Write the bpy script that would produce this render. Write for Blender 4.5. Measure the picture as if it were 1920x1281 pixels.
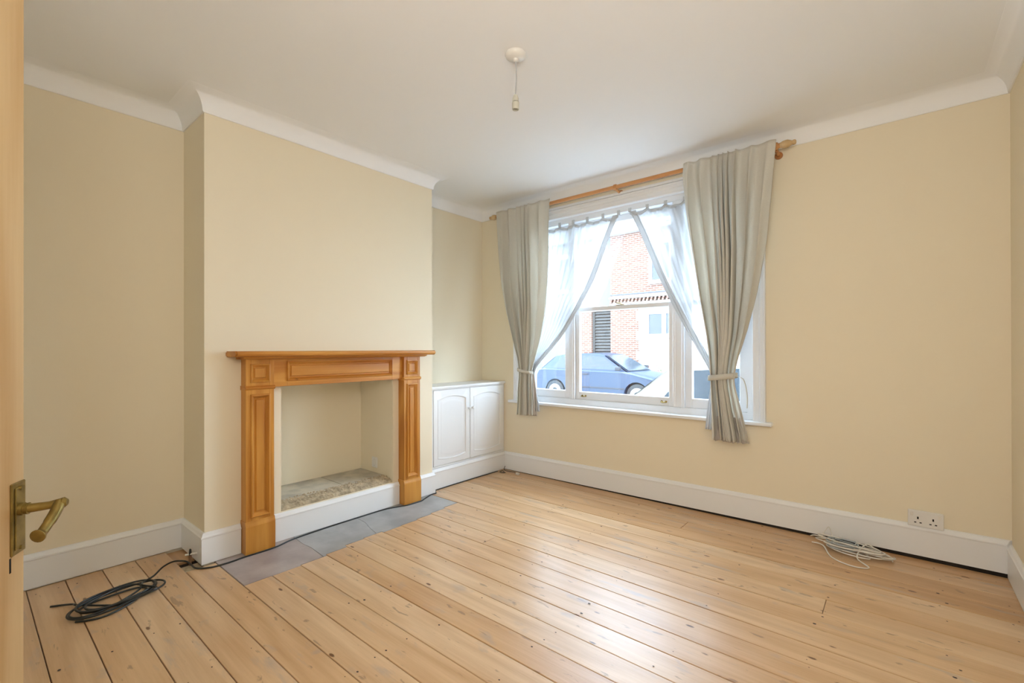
import bpy, bmesh, math, random
import numpy as np
from mathutils import Vector, Matrix
random.seed(7)
for o in list(bpy.data.objects): bpy.data.objects.remove(o)
sc = bpy.context.scene
COL = sc.collection
PI = math.pi

# ------------------------------------------------------------------ camera, light, exposure
F_PX, YAW, PITCH, ROLL, CY = 867.68, 0.6968, 0.0024, -0.0021, 652.98
cam = bpy.data.cameras.new('camera'); cam.sensor_width = 36; cam.lens = F_PX / 1920 * 36
cam.shift_y = (CY - 640.5) / 1920; cam.clip_start = 0.02; cam.clip_end = 200
camo = bpy.data.objects.new('camera', cam); COL.objects.link(camo)
camo.matrix_world = (Matrix.Translation((0, 0, 1.15)) @ Matrix.Rotation(YAW, 4, 'Z')
                     @ Matrix.Rotation(PI / 2 + PITCH, 4, 'X') @ Matrix.Rotation(ROLL, 4, 'Z'))
sc.camera = camo
sc.view_settings.view_transform = 'Standard'; sc.view_settings.look = 'None'
sc.view_settings.gamma = 1; sc.view_settings.use_curve_mapping = False
sc.view_settings.exposure = 0.42
w = bpy.data.worlds.new('sky'); sc.world = w; w.use_nodes = True
bg = w.node_tree.nodes['Background']; bg.inputs[0].default_value = (0.62, 0.80, 1.0, 1); bg.inputs[1].default_value = 14.5

def area(name, loc, target, sx, sy, power, col):
    l = bpy.data.lights.new(name, 'AREA'); l.shape = 'RECTANGLE'; l.size = sx; l.size_y = sy
    l.energy = power; l.color = col
    o = bpy.data.objects.new(name, l); COL.objects.link(o); o.location = loc
    o.rotation_euler = (Vector(target) - Vector(loc)).to_track_quat('-Z', 'Y').to_euler()
    return o
# added fill: unseen soft panel in the hall, shining in through the doorway
area('hall_fill', (-0.28, -0.75, 1.35), (-1.2, 2.6, 1.25), 0.8, 1.7, 14, (1.0, 0.97, 0.93))
# second added fill, out of view, bounced off the ceiling to brighten the room
area('bounce_fill', (0.12, -0.15, 1.75), (-1.2, 0.9, 2.53), 0.6, 0.6, 15, (1.0, 0.97, 0.93))

# ------------------------------------------------------------------ room measures (metres)
XA, XC, XU = -3.22, -2.868, -2.93        # alcove wall, chimney breast, cupboard front
YC1, YC2, YW, XR, YN = 0.847, 2.43, 3.382, 0.43, -0.36
ZC, HC = 2.527, 2.43                     # ceiling, lower edge of the cornice
SK = 0.167                               # skirting height

# ------------------------------------------------------------------ materials
def N(nt, t, **kw):
    n = nt.nodes.new(t)
    for k, v in kw.items():
        if k.startswith('i_'): n.inputs[k[2:].replace('_', ' ')].default_value = v
        else: setattr(n, k, v)
    return n
def mat(name, col, rough=0.5, metal=0.0, noise=0.0, nscale=6.0, bump=0.0, bscale=60.0, spec=0.5, coat=0.0, col2=None):
    m = bpy.data.materials.new(name); m.use_nodes = True; nt = m.node_tree; L = nt.links.new
    p = nt.nodes['Principled BSDF']
    p.inputs['Base Color'].default_value = (*col, 1); p.inputs['Roughness'].default_value = rough
    p.inputs['Metallic'].default_value = metal; p.inputs['Specular IOR Level'].default_value = spec
    p.inputs['Coat Weight'].default_value = coat; p.inputs['Coat Roughness'].default_value = 0.1
    tc = N(nt, 'ShaderNodeTexCoord')
    if noise or col2:
        n = N(nt, 'ShaderNodeTexNoise'); n.inputs['Scale'].default_value = nscale; n.inputs['Detail'].default_value = 5
        L(tc.outputs['Object'], n.inputs['Vector'])
        r = N(nt, 'ShaderNodeValToRGB'); c2 = col2 or tuple(c * (1 - noise) for c in col)
        r.color_ramp.elements[0].position = .35; r.color_ramp.elements[1].position = .65
        r.color_ramp.elements[0].color = (*c2, 1); r.color_ramp.elements[1].color = (*col, 1)
        L(n.outputs['Fac'], r.inputs['Fac']); L(r.outputs['Color'], p.inputs['Base Color'])
    if bump:
        n = N(nt, 'ShaderNodeTexNoise'); n.inputs['Scale'].default_value = bscale; n.inputs['Detail'].default_value = 3
        L(tc.outputs['Object'], n.inputs['Vector'])
        b = N(nt, 'ShaderNodeBump'); b.inputs['Strength'].default_value = bump; b.inputs['Distance'].default_value = .004
        L(n.outputs['Fac'], b.inputs['Height']); L(b.outputs['Normal'], p.inputs['Normal'])
    return m

def wood(name, light, dark, grain, axis='X', rough=0.45, knots=(.16, .07, .025), stain=None, rand=True, ring=9.0, coat=0.0,
         knot_scale=2.6, knot_t=0.075, gmix=0.55, spec=.5):
    """pine: streaks along one axis, rings, knots, tone differing from board to board"""
    m = bpy.data.materials.new(name); m.use_nodes = True; nt = m.node_tree; L = nt.links.new
    p = nt.nodes['Principled BSDF']
    tc = N(nt, 'ShaderNodeTexCoord'); oi = N(nt, 'ShaderNodeObjectInfo')
    off = N(nt, 'ShaderNodeVectorMath', operation='SCALE'); off.inputs[0].default_value = (17.3, 31.7, 9.1)
    L(oi.outputs['Random'], off.inputs['Scale'])
    add = N(nt, 'ShaderNodeVectorMath', operation='ADD'); L(tc.outputs['Object'], add.inputs[0])
    if rand: L(off.outputs[0], add.inputs[1])
    def mapped(al, ac):
        mp = N(nt, 'ShaderNodeMapping')
        s = {'X': (al, ac, ac), 'Y': (ac, al, ac), 'Z': (ac, ac, al)}[axis]
        mp.inputs['Scale'].default_value = s; L(add.outputs[0], mp.inputs['Vector']); return mp.outputs[0]
    fine = N(nt, 'ShaderNodeTexNoise'); fine.inputs['Scale'].default_value = 1; fine.inputs['Detail'].default_value = 6
    fine.inputs['Roughness'].default_value = .65; L(mapped(3.0, 70.0), fine.inputs['Vector'])
    # growth rings: contour lines of a smooth stretched noise
    sm = N(nt, 'ShaderNodeTexNoise'); sm.inputs['Scale'].default_value = 1; sm.inputs['Detail'].default_value = 1.5
    L(mapped(.55, 5.0), sm.inputs['Vector'])
    mul = N(nt, 'ShaderNodeMath', operation='MULTIPLY'); mul.inputs[1].default_value = ring * 6.283; L(sm.outputs['Fac'], mul.inputs[0])
    sn = N(nt, 'ShaderNodeMath', operation='SINE'); L(mul.outputs[0], sn.inputs[0])
    mr = N(nt, 'ShaderNodeMapRange'); mr.inputs['From Min'].default_value = -1; L(sn.outputs[0], mr.inputs['Value'])
    av = N(nt, 'ShaderNodeMix', data_type='FLOAT'); av.inputs['Factor'].default_value = .74 if stain else .55
    L(mr.outputs[0], av.inputs['A']); L(fine.outputs['Fac'], av.inputs['B'])
    r = N(nt, 'ShaderNodeValToRGB'); r.color_ramp.elements[0].position = .25; r.color_ramp.elements[1].position = .8
    r.color_ramp.elements[0].color = (*grain, 1); r.color_ramp.elements[1].color = (*light, 1)
    L(av.outputs['Result'], r.inputs['Fac'])
    tone = N(nt, 'ShaderNodeMix', data_type='RGBA', blend_type='MULTIPLY'); tone.inputs['Factor'].default_value = 1 if rand else 0
    tr = N(nt, 'ShaderNodeValToRGB'); tr.color_ramp.elements[0].color = (*dark, 1); tr.color_ramp.elements[1].color = (1, 1, 1, 1)
    wn = N(nt, 'ShaderNodeTexWhiteNoise', noise_dimensions='1D'); L(oi.outputs['Random'], wn.inputs['W'])
    L(wn.outputs['Value'], tr.inputs['Fac']); L(r.outputs['Color'], tone.inputs['A']); L(tr.outputs['Color'], tone.inputs['B'])
    # soft colour drift along the plank
    dn = N(nt, 'ShaderNodeTexNoise'); dn.inputs['Scale'].default_value = 1; dn.inputs['Detail'].default_value = 3; L(mapped(1.6, 6.0), dn.inputs['Vector'])
    drr = N(nt, 'ShaderNodeValToRGB'); drr.color_ramp.elements[0].position = .35; drr.color_ramp.elements[1].position = .6
    drr.color_ramp.elements[0].color = (*dark, 1); drr.color_ramp.elements[1].color = (1, 1, 1, 1); L(dn.outputs['Fac'], drr.inputs['Fac'])
    dm = N(nt, 'ShaderNodeMix', data_type='RGBA', blend_type='MULTIPLY'); dm.inputs['Factor'].default_value = gmix
    L(tone.outputs['Result'], dm.inputs['A']); L(drr.outputs['Color'], dm.inputs['B'])
    cur = dm.outputs['Result']
    if stain:
        s = N(nt, 'ShaderNodeTexNoise'); s.inputs['Scale'].default_value = 1; s.inputs['Detail'].default_value = 6; s.inputs['Roughness'].default_value = .6
        L(mapped(2.6, 11.0), s.inputs['Vector'])
        sr = N(nt, 'ShaderNodeValToRGB'); sr.color_ramp.elements[0].position = .60; sr.color_ramp.elements[1].position = .74
        sr.color_ramp.elements[0].color = (0, 0, 0, 1); sr.color_ramp.elements[1].color = (.75, .75, .75, 1); L(s.outputs['Fac'], sr.inputs['Fac'])
        x = N(nt, 'ShaderNodeMix', data_type='RGBA'); x.inputs['B'].default_value = (*stain, 1)
        L(sr.outputs['Color'], x.inputs['Factor']); L(cur, x.inputs['A']); cur = x.outputs['Result']
    if stain:
        for (al, ac, p0, p1, colr, amt) in ((9.0, 30.0, .655, .70, (.24, .15, .09), .6), (1.2, 4.0, .56, .72, (.62, .38, .19), .35), (5.0, 9.0, .63, .74, (.36, .30, .26), .5)):
            s = N(nt, 'ShaderNodeTexNoise'); s.inputs['Scale'].default_value = 1; s.inputs['Detail'].default_value = 4; s.inputs['Distortion'].default_value = .4
            L(mapped(al, ac), s.inputs['Vector'])
            sr = N(nt, 'ShaderNodeValToRGB'); sr.color_ramp.elements[0].position = p0; sr.color_ramp.elements[1].position = p1
            sr.color_ramp.elements[0].color = (0, 0, 0, 1); sr.color_ramp.elements[1].color = (amt, amt, amt, 1); L(s.outputs['Fac'], sr.inputs['Fac'])
            x = N(nt, 'ShaderNodeMix', data_type='RGBA'); x.inputs['B'].default_value = (*colr, 1)
            L(sr.outputs['Color'], x.inputs['Factor']); L(cur, x.inputs['A']); cur = x.outputs['Result']
    v = N(nt, 'ShaderNodeTexVoronoi'); v.inputs['Scale'].default_value = knot_scale; v.inputs['Randomness'].default_value = 1
    L(mapped(1.0, 2.6), v.inputs['Vector'])
    kn = N(nt, 'ShaderNodeTexNoise'); kn.inputs['Scale'].default_value = 40; L(tc.outputs['Object'], kn.inputs['Vector'])
    ka = N(nt, 'ShaderNodeMath', operation='MULTIPLY_ADD'); ka.inputs[1].default_value = .06; L(kn.outputs['Fac'], ka.inputs[0]); L(v.outputs['Distance'], ka.inputs[2])
    kr = N(nt, 'ShaderNodeValToRGB'); kr.color_ramp.elements[0].position = knot_t; kr.color_ramp.elements[1].position = knot_t + .035
    kr.color_ramp.elements[0].color = (1, 1, 1, 1); kr.color_ramp.elements[1].color = (0, 0, 0, 1); L(ka.outputs[0], kr.inputs['Fac'])
    # only some cells carry a knot
    sel = N(nt, 'ShaderNodeSeparateColor'); L(v.outputs['Color'], sel.inputs[0])
    gt = N(nt, 'ShaderNodeMath', operation='GREATER_THAN'); gt.inputs[1].default_value = .35; L(sel.outputs[0], gt.inputs[0])
    km = N(nt, 'ShaderNodeMath', operation='MULTIPLY'); L(gt.outputs[0], km.inputs[0]); L(kr.outputs['Color'], km.inputs[1])
    kx = N(nt, 'ShaderNodeMix', data_type='RGBA'); kx.inputs['B'].default_value = (*knots, 1)
    L(km.outputs[0], kx.inputs['Factor']); L(cur, kx.inputs['A'])
    L(kx.outputs['Result'], p.inputs['Base Color'])
    rr = N(nt, 'ShaderNodeMapRange'); rr.inputs['To Min'].default_value = rough - .06; rr.inputs['To Max'].default_value = rough + .1
    L(dn.outputs['Fac'], rr.inputs['Value']); L(rr.outputs[0], p.inputs['Roughness'])
    p.inputs['Coat Weight'].default_value = coat; p.inputs['Coat Roughness'].default_value = .2
    p.inputs['Specular IOR Level'].default_value = spec
    b = N(nt, 'ShaderNodeBump'); b.inputs['Strength'].default_value = .25; b.inputs['Distance'].default_value = .002
    L(fine.outputs['Fac'], b.inputs['Height']); L(b.outputs['Normal'], p.inputs['Normal'])
    return m

def fabric(name, col, transl, transp=0.0, weave=220):
    m = bpy.data.materials.new(name); m.use_nodes = True; nt = m.node_tree; L = nt.links.new
    nt.nodes.remove(nt.nodes['Principled BSDF']); out = nt.nodes['Material Output']
    d = N(nt, 'ShaderNodeBsdfDiffuse'); t = N(nt, 'ShaderNodeBsdfTranslucent')
    tc = N(nt, 'ShaderNodeTexCoord'); n = N(nt, 'ShaderNodeTexNoise'); n.inputs['Scale'].default_value = weave; L(tc.outputs['Object'], n.inputs['Vector'])
    r = N(nt, 'ShaderNodeValToRGB'); r.color_ramp.elements[0].color = (*[c * .85 for c in col], 1); r.color_ramp.elements[1].color = (*col, 1)
    L(n.outputs['Fac'], r.inputs['Fac']); L(r.outputs['Color'], d.inputs['Color']); L(r.outputs['Color'], t.inputs['Color'])
    mx = N(nt, 'ShaderNodeMixShader'); mx.inputs[0].default_value = transl; L(d.outputs[0], mx.inputs[1]); L(t.outputs[0], mx.inputs[2])
    cur = mx.outputs[0]
    if transp:
        tr = N(nt, 'ShaderNodeBsdfTransparent'); m2 = N(nt, 'ShaderNodeMixShader'); m2.inputs[0].default_value = transp
        L(cur, m2.inputs[1]); L(tr.outputs[0], m2.inputs[2]); cur = m2.outputs[0]
    L(cur, out.inputs['Surface'])
    return m
def glass_mat(name, tint=(1, 1, 1), refl=.09):
    m = bpy.data.materials.new(name); m.use_nodes = True; nt = m.node_tree; L = nt.links.new
    nt.nodes.remove(nt.nodes['Principled BSDF'])
    t = N(nt, 'ShaderNodeBsdfTransparent'); t.inputs[0].default_value = (*tint, 1)
    g = N(nt, 'ShaderNodeBsdfGlossy'); g.inputs['Roughness'].default_value = .02
    mx = N(nt, 'ShaderNodeMixShader'); mx.inputs[0].default_value = refl
    L(t.outputs[0], mx.inputs[1]); L(g.outputs[0], mx.inputs[2]); L(mx.outputs[0], nt.nodes['Material Output'].inputs['Surface'])
    return m
def brick_mat(name, c1, c2, mortar):
    m = bpy.data.materials.new(name); m.use_nodes = True; nt = m.node_tree; L = nt.links.new
    p = nt.nodes['Principled BSDF']; p.inputs['Roughness'].default_value = .9
    tc = N(nt, 'ShaderNodeTexCoord'); mp = N(nt, 'ShaderNodeMapping'); mp.inputs['Rotation'].default_value = (PI / 2, 0, 0)
    L(tc.outputs['Object'], mp.inputs['Vector'])
    b = N(nt, 'ShaderNodeTexBrick'); b.inputs['Scale'].default_value = 1; b.inputs['Brick Width'].default_value = .225; b.inputs['Row Height'].default_value = .075
    b.inputs['Mortar Size'].default_value = .012; b.inputs['Color1'].default_value = (*c1, 1); b.inputs['Color2'].default_value = (*c2, 1); b.inputs['Mortar'].default_value = (*mortar, 1)
    L(mp.outputs[0], b.inputs['Vector']); L(b.outputs['Color'], p.inputs['Base Color'])
    bp = N(nt, 'ShaderNodeBump'); bp.inputs['Strength'].default_value = .5; bp.inputs['Distance'].default_value = .01; bp.invert = True
    L(b.outputs['Fac'], bp.inputs['Height']); L(bp.outputs['Normal'], p.inputs['Normal'])
    return m

M = {}
M['wall'] = mat('cream wall paint', (.86, .765, .58), .75, bump=.05, bscale=90, spec=.25)
M['ceiling'] = mat('white ceiling paint', (.92, .92, .91), .8, bump=.03, bscale=60, spec=.2)
M['white'] = mat('white gloss paint', (.86, .86, .85), .35, bump=.04, bscale=25)
M['sash'] = mat('white window paint', (.84, .86, .88), .35)
M['board'] = wood('worn pine floorboard', (.78, .565, .35), (.85, .74, .61), (.60, .39, .215), 'X', .31, stain=(.42, .34, .28), knot_scale=4.6, knot_t=.088, ring=6, spec=.52, gmix=.35)
M['pine'] = wood('waxed orange pine', (.70, .34, .065), (.82, .74, .60), (.52, .21, .03), 'Z', .38, knots=(.12, .035, .01), knot_scale=4, knot_t=.07, ring=5, gmix=.5)
M['pine_h'] = wood('waxed orange pine, level grain', (.72, .355, .07), (.84, .74, .60), (.54, .215, .032), 'Y', .38, knots=(.12, .035, .01), knot_scale=4, knot_t=.07, ring=5, gmix=.5)
M['door'] = wood('pale stripped pine', (.74, .58, .35), (.90, .82, .68), (.62, .43, .22), 'Z', .5, knots=(.3, .14, .05), knot_scale=2, knot_t=.05, ring=5)
M['pole'] = wood('varnished pine pole', (.66, .33, .12), (.85, .78, .7), (.48, .2, .06), 'X', .35, knots=(.2, .08, .03), rand=False)
M['brass'] = mat('aged brass', (.34, .25, .075), .36, metal=.8, noise=.35, nscale=40)
M['hole'] = mat('dark hole', (.01, .008, .006), .9, noise=.3)
M['under'] = mat('dark underfloor and gap shade', (.035, .025, .018), .95, noise=.5, nscale=10)
M['nail'] = mat('rusty nail head', (.05, .03, .022), .6, noise=.3)
M['hearth'] = mat('grey concrete hearth', (.47, .47, .46), .5, nscale=5, col2=(.34, .335, .33), bump=.25, bscale=30)
M['hearth2'] = mat('pinkish grey concrete hearth', (.47, .41, .38), .5, nscale=6, col2=(.36, .30, .28), bump=.25, bscale=30)
M['stone'] = mat('pale hearth stone', (.66, .61, .50), .75, nscale=7, col2=(.42, .40, .34), bump=.3, bscale=40)
M['rubble'] = mat('crumbly mortar', (.60, .50, .34), .9, nscale=30, col2=(.34, .28, .19), bump=.8, bscale=60)
M['drape'] = fabric('beige curtain cloth', (.89, .86, .78), .38)
M['lining'] = fabric('pale curtain lining', (.80, .74, .68), .3)
M['sheer'] = fabric('white voile', (.70, .72, .74), .42, .30, 400)
M['hem'] = fabric('white voile hem', (.80, .82, .83), .36, .10, 400)
M['glass'] = glass_mat('window glass')
M['plastic'] = mat('white plastic', (.82, .80, .75), .3, noise=.03)
M['holder'] = mat('aged white plastic', (.62, .60, .50), .4, noise=.1, nscale=30)
M['grey_cord'] = mat('grey flex', (.45, .45, .45), .5, noise=.1)
M['black'] = mat('black cable sheath', (.022, .028, .028), .35, noise=.3, nscale=20)
M['cable_white'] = mat('off-white cable', (.84, .80, .72), .45, noise=.1, nscale=30)
M['cable_grey'] = mat('grey telephone cable', (.48, .53, .55), .45, noise=.1, nscale=30)
M['copper'] = mat('dull copper pipe', (.35, .2, .12), .5, metal=.6, noise=.3)
M['brick'] = brick_mat('orange brickwork', (.165, .078, .050), (.115, .050, .033), (.30, .22, .18))
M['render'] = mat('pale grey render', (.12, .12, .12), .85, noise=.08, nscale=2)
M['whitewash'] = mat('white masonry paint', (.42, .42, .40), .7, noise=.05, nscale=3)
M['slate'] = mat('grey roof slate', (.06, .065, .075), .7, noise=.3, nscale=5)
M['far_glass'] = mat('dark house glass', (.045, .05, .06), .25, noise=.2)
M['shutter'] = mat('grey slatted timber', (.05, .048, .045), .7, noise=.2, nscale=5)
M['tarmac'] = mat('grey road tarmac', (.20, .20, .205), .9, noise=.2, nscale=4, bump=.4, bscale=80)
M['paving'] = mat('pale paving', (.36, .355, .34), .85, noise=.15, nscale=3)
M['blue'] = mat('blue car paint', (.022, .036, .062), .35, spec=.35, noise=.05)
M['carwhite'] = mat('white car paint', (.40, .39, .37), .4, spec=.3, noise=.02)
M['carglass'] = mat('car window glass', (.03, .04, .05), .12, spec=.4, noise=.1)
M['tyre'] = mat('black tyre rubber', (.02, .02, .02), .8, noise=.2)
M['alloy'] = mat('silver wheel', (.5, .52, .55), .3, metal=.7, noise=.05)
M['trimblack'] = mat('black car trim', (.02, .02, .025), .5, noise=.1)
M['lamp'] = mat('clear car lamp', (.7, .72, .75), .1, noise=.05)
M['leaf'] = mat('green leaves', (.12, .2, .06), .7, noise=.4, nscale=20)
M['flower'] = mat('red flowers', (.6, .06, .05), .7, noise=.4, nscale=20)

# ------------------------------------------------------------------ helpers
def obj(name, bm, m, parent=None, smooth=False, label=None, kind=None):
    me = bpy.data.meshes.new(name); bmesh.ops.recalc_face_normals(bm, faces=bm.faces[:]); bm.to_mesh(me); bm.free()
    ms = m if isinstance(m, (list, tuple)) else [m]
    for k in ms: me.materials.append(M[k])
    if smooth:
        for p in me.polygons: p.use_smooth = True
        if smooth == 'auto':
            me.set_sharp_from_angle(angle=math.radians(40))
    o = bpy.data.objects.new(name, me); COL.objects.link(o)
    if parent: o.parent = parent
    if label: o['label'] = label
    if kind: o['kind'] = kind
    return o
def struct(name, bm, m, **k): return obj(name, bm, m, kind='structure', **k)
def tag(o, label, cat, group=None):
    o['label'] = label; o['category'] = cat
    if group: o['group'] = group
    return o
def thing(name, label, cat, group=None, kind=None):
    o = bpy.data.objects.new(name, None); COL.objects.link(o); o.empty_display_size = .05
    if kind: o['kind'] = kind
    else: tag(o, label, cat, group)
    return o
def base(t, loc, *kids):
    """move the empty to the thing's base and keep its parts where they are"""
    t.location = loc; inv = Matrix.Translation(loc).inverted()
    for o in list(COL.objects):
        if o.parent is t and o.matrix_parent_inverse == Matrix(): o.matrix_parent_inverse = inv
def box(bm, x0, x1, y0, y1, z0, z1, bev=0.0, segs=1):
    g = bmesh.ops.create_cube(bm, size=1)
    bmesh.ops.scale(bm, vec=(abs(x1 - x0), abs(y1 - y0), abs(z1 - z0)), verts=g['verts'])
    bmesh.ops.translate(bm, vec=((x0 + x1) / 2, (y0 + y1) / 2, (z0 + z1) / 2), verts=g['verts'])
    if bev:
        es = list({e for v in g['verts'] for e in v.link_edges})
        bmesh.ops.bevel(bm, geom=es, offset=bev, segments=segs, profile=.5, affect='EDGES')
def B(*a, **k): bm = bmesh.new(); box(bm, *a, **k); return bm
def prism(bm, pts, axis, a, b, fn=None):
    """polygon pts (u,v) extruded along axis from a to b"""
    def P(u, v, t): return {'x': (t, u, v), 'y': (u, t, v), 'z': (u, v, t)}[axis]
    A = [bm.verts.new(P(u, v, a)) for u, v in pts]; Bv = [bm.verts.new(P(u, v, b)) for u, v in pts]
    n = len(pts); bm.faces.new(A); bm.faces.new(Bv[::-1])
    for i in range(n): bm.faces.new((A[i], A[(i + 1) % n], Bv[(i + 1) % n], Bv[i]))
def tube(bm, pts, r, n=8, caps=True):
    pts = [Vector(p) for p in pts]; rings = []; prev = None
    for i, p in enumerate(pts):
        d = (pts[min(i + 1, len(pts) - 1)] - pts[max(i - 1, 0)]).normalized()
        if prev is None:
            a = Vector((0, 0, 1)) if abs(d.z) < .9 else Vector((1, 0, 0)); u = d.cross(a).normalized()
        else: u = (prev - d * prev.dot(d)).normalized()
        prev = u; v = d.cross(u); rr = r[i] if isinstance(r, (list, tuple)) else r
        rings.append([bm.verts.new(p + (u * math.cos(2 * PI * k / n) + v * math.sin(2 * PI * k / n)) * rr) for k in range(n)])
    for A, Bv in zip(rings, rings[1:]):
        for k in range(n): bm.faces.new((A[k], A[(k + 1) % n], Bv[(k + 1) % n], Bv[k]))
    if caps: bm.faces.new(rings[0][::-1]); bm.faces.new(rings[-1])
def spline(ctrl, per=10, closed=False):
    P = [Vector(c) for c in ctrl]; n = len(P); out = []
    rng = range(n) if closed else range(n - 1)
    for i in rng:
        if closed: a, b, c, d = P[(i - 1) % n], P[i], P[(i + 1) % n], P[(i + 2) % n]
        else: a, b, c, d = P[max(i - 1, 0)], P[i], P[i + 1], P[min(i + 2, n - 1)]
        for k in range(per):
            t = k / per
            out.append(.5 * ((2 * b) + (c - a) * t + (2 * a - 5 * b + 4 * c - d) * t * t + (3 * b - a - 3 * c + d) * t ** 3))
    out.append(P[0].copy() if closed else P[-1]); return out
def lathe(bm, prof, loc, axis='z', n=24):
    rings = []
    for r, h in prof:
        ring = []
        for k in range(n):
            c, s = math.cos(2 * PI * k / n) * r, math.sin(2 * PI * k / n) * r
            q = {'z': (c, s, h), 'x': (h, c, s), 'y': (c, h, s)}[axis]
            ring.append(bm.verts.new(Vector(q) + Vector(loc)))
        rings.append(ring)
    for A, Bv in zip(rings, rings[1:]):
        for k in range(n): bm.faces.new((A[k], A[(k + 1) % n], Bv[(k + 1) % n], Bv[k]))
    bm.faces.new(rings[0][::-1]); bm.faces.new(rings[-1])
def sweep(bm, path, prof, i0=0, i1=None, closed=False, zlift=None):
    """profile (offset into the room, z) along a plan path, mitred; the room lies left of the path"""
    n = len(path); i1 = n - 1 if i1 is None else i1
    def off(i, d):
        p = Vector(path[i]); a = Vector(path[(i - 1) % n]) if (closed or i > 0) else None
        b = Vector(path[(i + 1) % n]) if (closed or i < n - 1) else None
        def nrm(u, v): q = (v - u).normalized(); return Vector((-q.y, q.x))
        if a is None: return p + nrm(p, b) * d
        if b is None: return p + nrm(a, p) * d
        n1, n2 = nrm(a, p), nrm(p, b); m_ = (n1 + n2); m_ = m_ / max(m_.dot(n1), 1e-6)
        return p + m_ * d
    idx = list(range(i0, i1 + 1)) + ([0] if closed else [])
    rings = []
    for i in idx:
        rings.append([bm.verts.new((*off(i, d), z + (zlift(i) if zlift else 0))) for d, z in prof])
    m_ = len(prof)
    for A, Bv in zip(rings, rings[1:]):
        for k in range(m_): bm.faces.new((A[k], A[(k + 1) % m_], Bv[(k + 1) % m_], Bv[k]))
    if not closed: bm.faces.new(rings[0][::-1]); bm.faces.new(rings[-1])

# ------------------------------------------------------------------ the shell
# ceiling
bm = bmesh.new(); box(bm, XA - .3, XR + .3, -1.6, YW + .3, ZC, ZC + .15); struct('ceiling', bm, 'ceiling')
# left wall
bm = bmesh.new()
for a in ((YN - .2, 1.24, -.1, ZC), (2.065, YW + .3, -.1, ZC), (1.24, 2.065, -.1, .17), (1.24, 2.065, .95, ZC)): box(bm, XA - .2, XA, *a)
struct('wall_left', bm, 'wall')
struct('wall_right', B(XR, XR + .2, -1.6, YW + .3, -.1, ZC), 'wall')
# window wall with its opening
WX0, WX1, WZ0, WZ1 = -2.725, -.737, .645, 2.30
bm = bmesh.new()
box(bm, XA, WX0, YW, YW + .25, -.1, ZC); box(bm, WX1, XR, YW, YW + .25, -.1, ZC)
box(bm, WX0, WX1, YW, YW + .25, -.1, WZ0); box(bm, WX0, WX1, YW, YW + .25, WZ1, ZC)
struct('wall_window', bm, 'wall')
# near wall behind the camera with the doorway, and the hall beyond it
bm = bmesh.new()
box(bm, XA, -.76, YN - .12, YN, -.1, ZC); box(bm, .16, XR, YN - .12, YN, -.1, ZC); box(bm, -.76, .16, YN - .12, YN, 2.05, ZC)
struct('wall_near', bm, 'wall')
bm = bmesh.new(); box(bm, -1.3, XR, -1.6, -1.45, -.1, ZC); box(bm, -1.45, -1.3, -1.6, YN - .12, -.1, ZC)
struct('wall_hall', bm, 'wall')
# chimney breast with its blind recess
RY0, RY1, RZ0, RZ1, RXB = 1.25, 2.055, .17, .95, -3.29
bm = bmesh.new()
box(bm, XA - .01, XC, YC1, RY0, -.1, ZC); box(bm, XA - .01, XC, RY1, YC2, -.1, ZC)
box(bm, XA - .01, XC, RY0, RY1, RZ1, ZC); box(bm, XA - .01, XC, RY0, RY1, -.1, RZ0)
struct('wall_chimney', bm, 'wall')

# cornice: coved plaster all round
room = [(XR, YN), (XR, YW), (XA, YW), (XA, YC2), (XC, YC2), (XC, YC1), (XA, YC1), (XA, YN)]
prof = [(0, HC), (.007, HC), (.009, HC + .004)]
R = .088
for k in range(11):
    a = k / 10 * PI / 2
    prof.append((.010 + R * (1 - math.cos(a)), HC + .004 + (ZC - HC - .005) * math.sin(a)))
prof += [(.012 + R, ZC), (0, ZC)]
bm = bmesh.new(); sweep(bm, room, prof, closed=True); struct('trim_1', bm, 'ceiling', smooth='auto')

# skirting boards
def skprof(z0=0.0, t=.018, h=SK):
    return [(0, z0), (t, z0), (t, h - .030), (t + .003, h - .027), (t + .003, h - .021), (t - .002, h - .017),
            (t - .004, h - .010), (t - .008, h - .003), (t - .012, h), (0, h)]
sk_path = [(XR, YN), (XR, YW), (XU, YW), (XU, YC2), (XC, YC2), (XC, 2.262)]
bm = bmesh.new(); sweep(bm, sk_path, skprof(.002), 0, 1); struct('baseboard_right', bm, 'white', smooth='auto')
bm = bmesh.new(); sweep(bm, sk_path, skprof(0), 1, 2, zlift=lambda i: .020 if i == 1 else .003); struct('baseboard_window', bm, 'white', smooth='auto')
struct('gap_shade_strip', B(XA + .3, XR - .002, YW - .010, YW - .0005, -.1, .030), 'under')  # dark strip added as the shade in the gap under the window skirting
bm = bmesh.new(); sweep(bm, sk_path, skprof(.004), 2, 5); struct('baseboard_cupboard', bm, 'white', smooth='auto')
sk2 = [(XC, 1.022), (XC, YC1), (XA, YC1), (XA, YN)]
bm = bmesh.new(); sweep(bm, sk2, skprof(.003), 0, 2); struct('baseboard_chimney', bm, 'white', smooth='auto')
bm = bmesh.new(); sweep(bm, sk2, skprof(.003), 2, 3); struct('baseboard_left', bm, 'white', smooth='auto')
# upstand across the blocked hearth opening
bm = bmesh.new(); sweep(bm, [(XC, 2.10), (XC, 1.187)], skprof(.003, h=.166), 0, 1); struct('baseboard_hearth', bm, 'white', smooth='auto')

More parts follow.
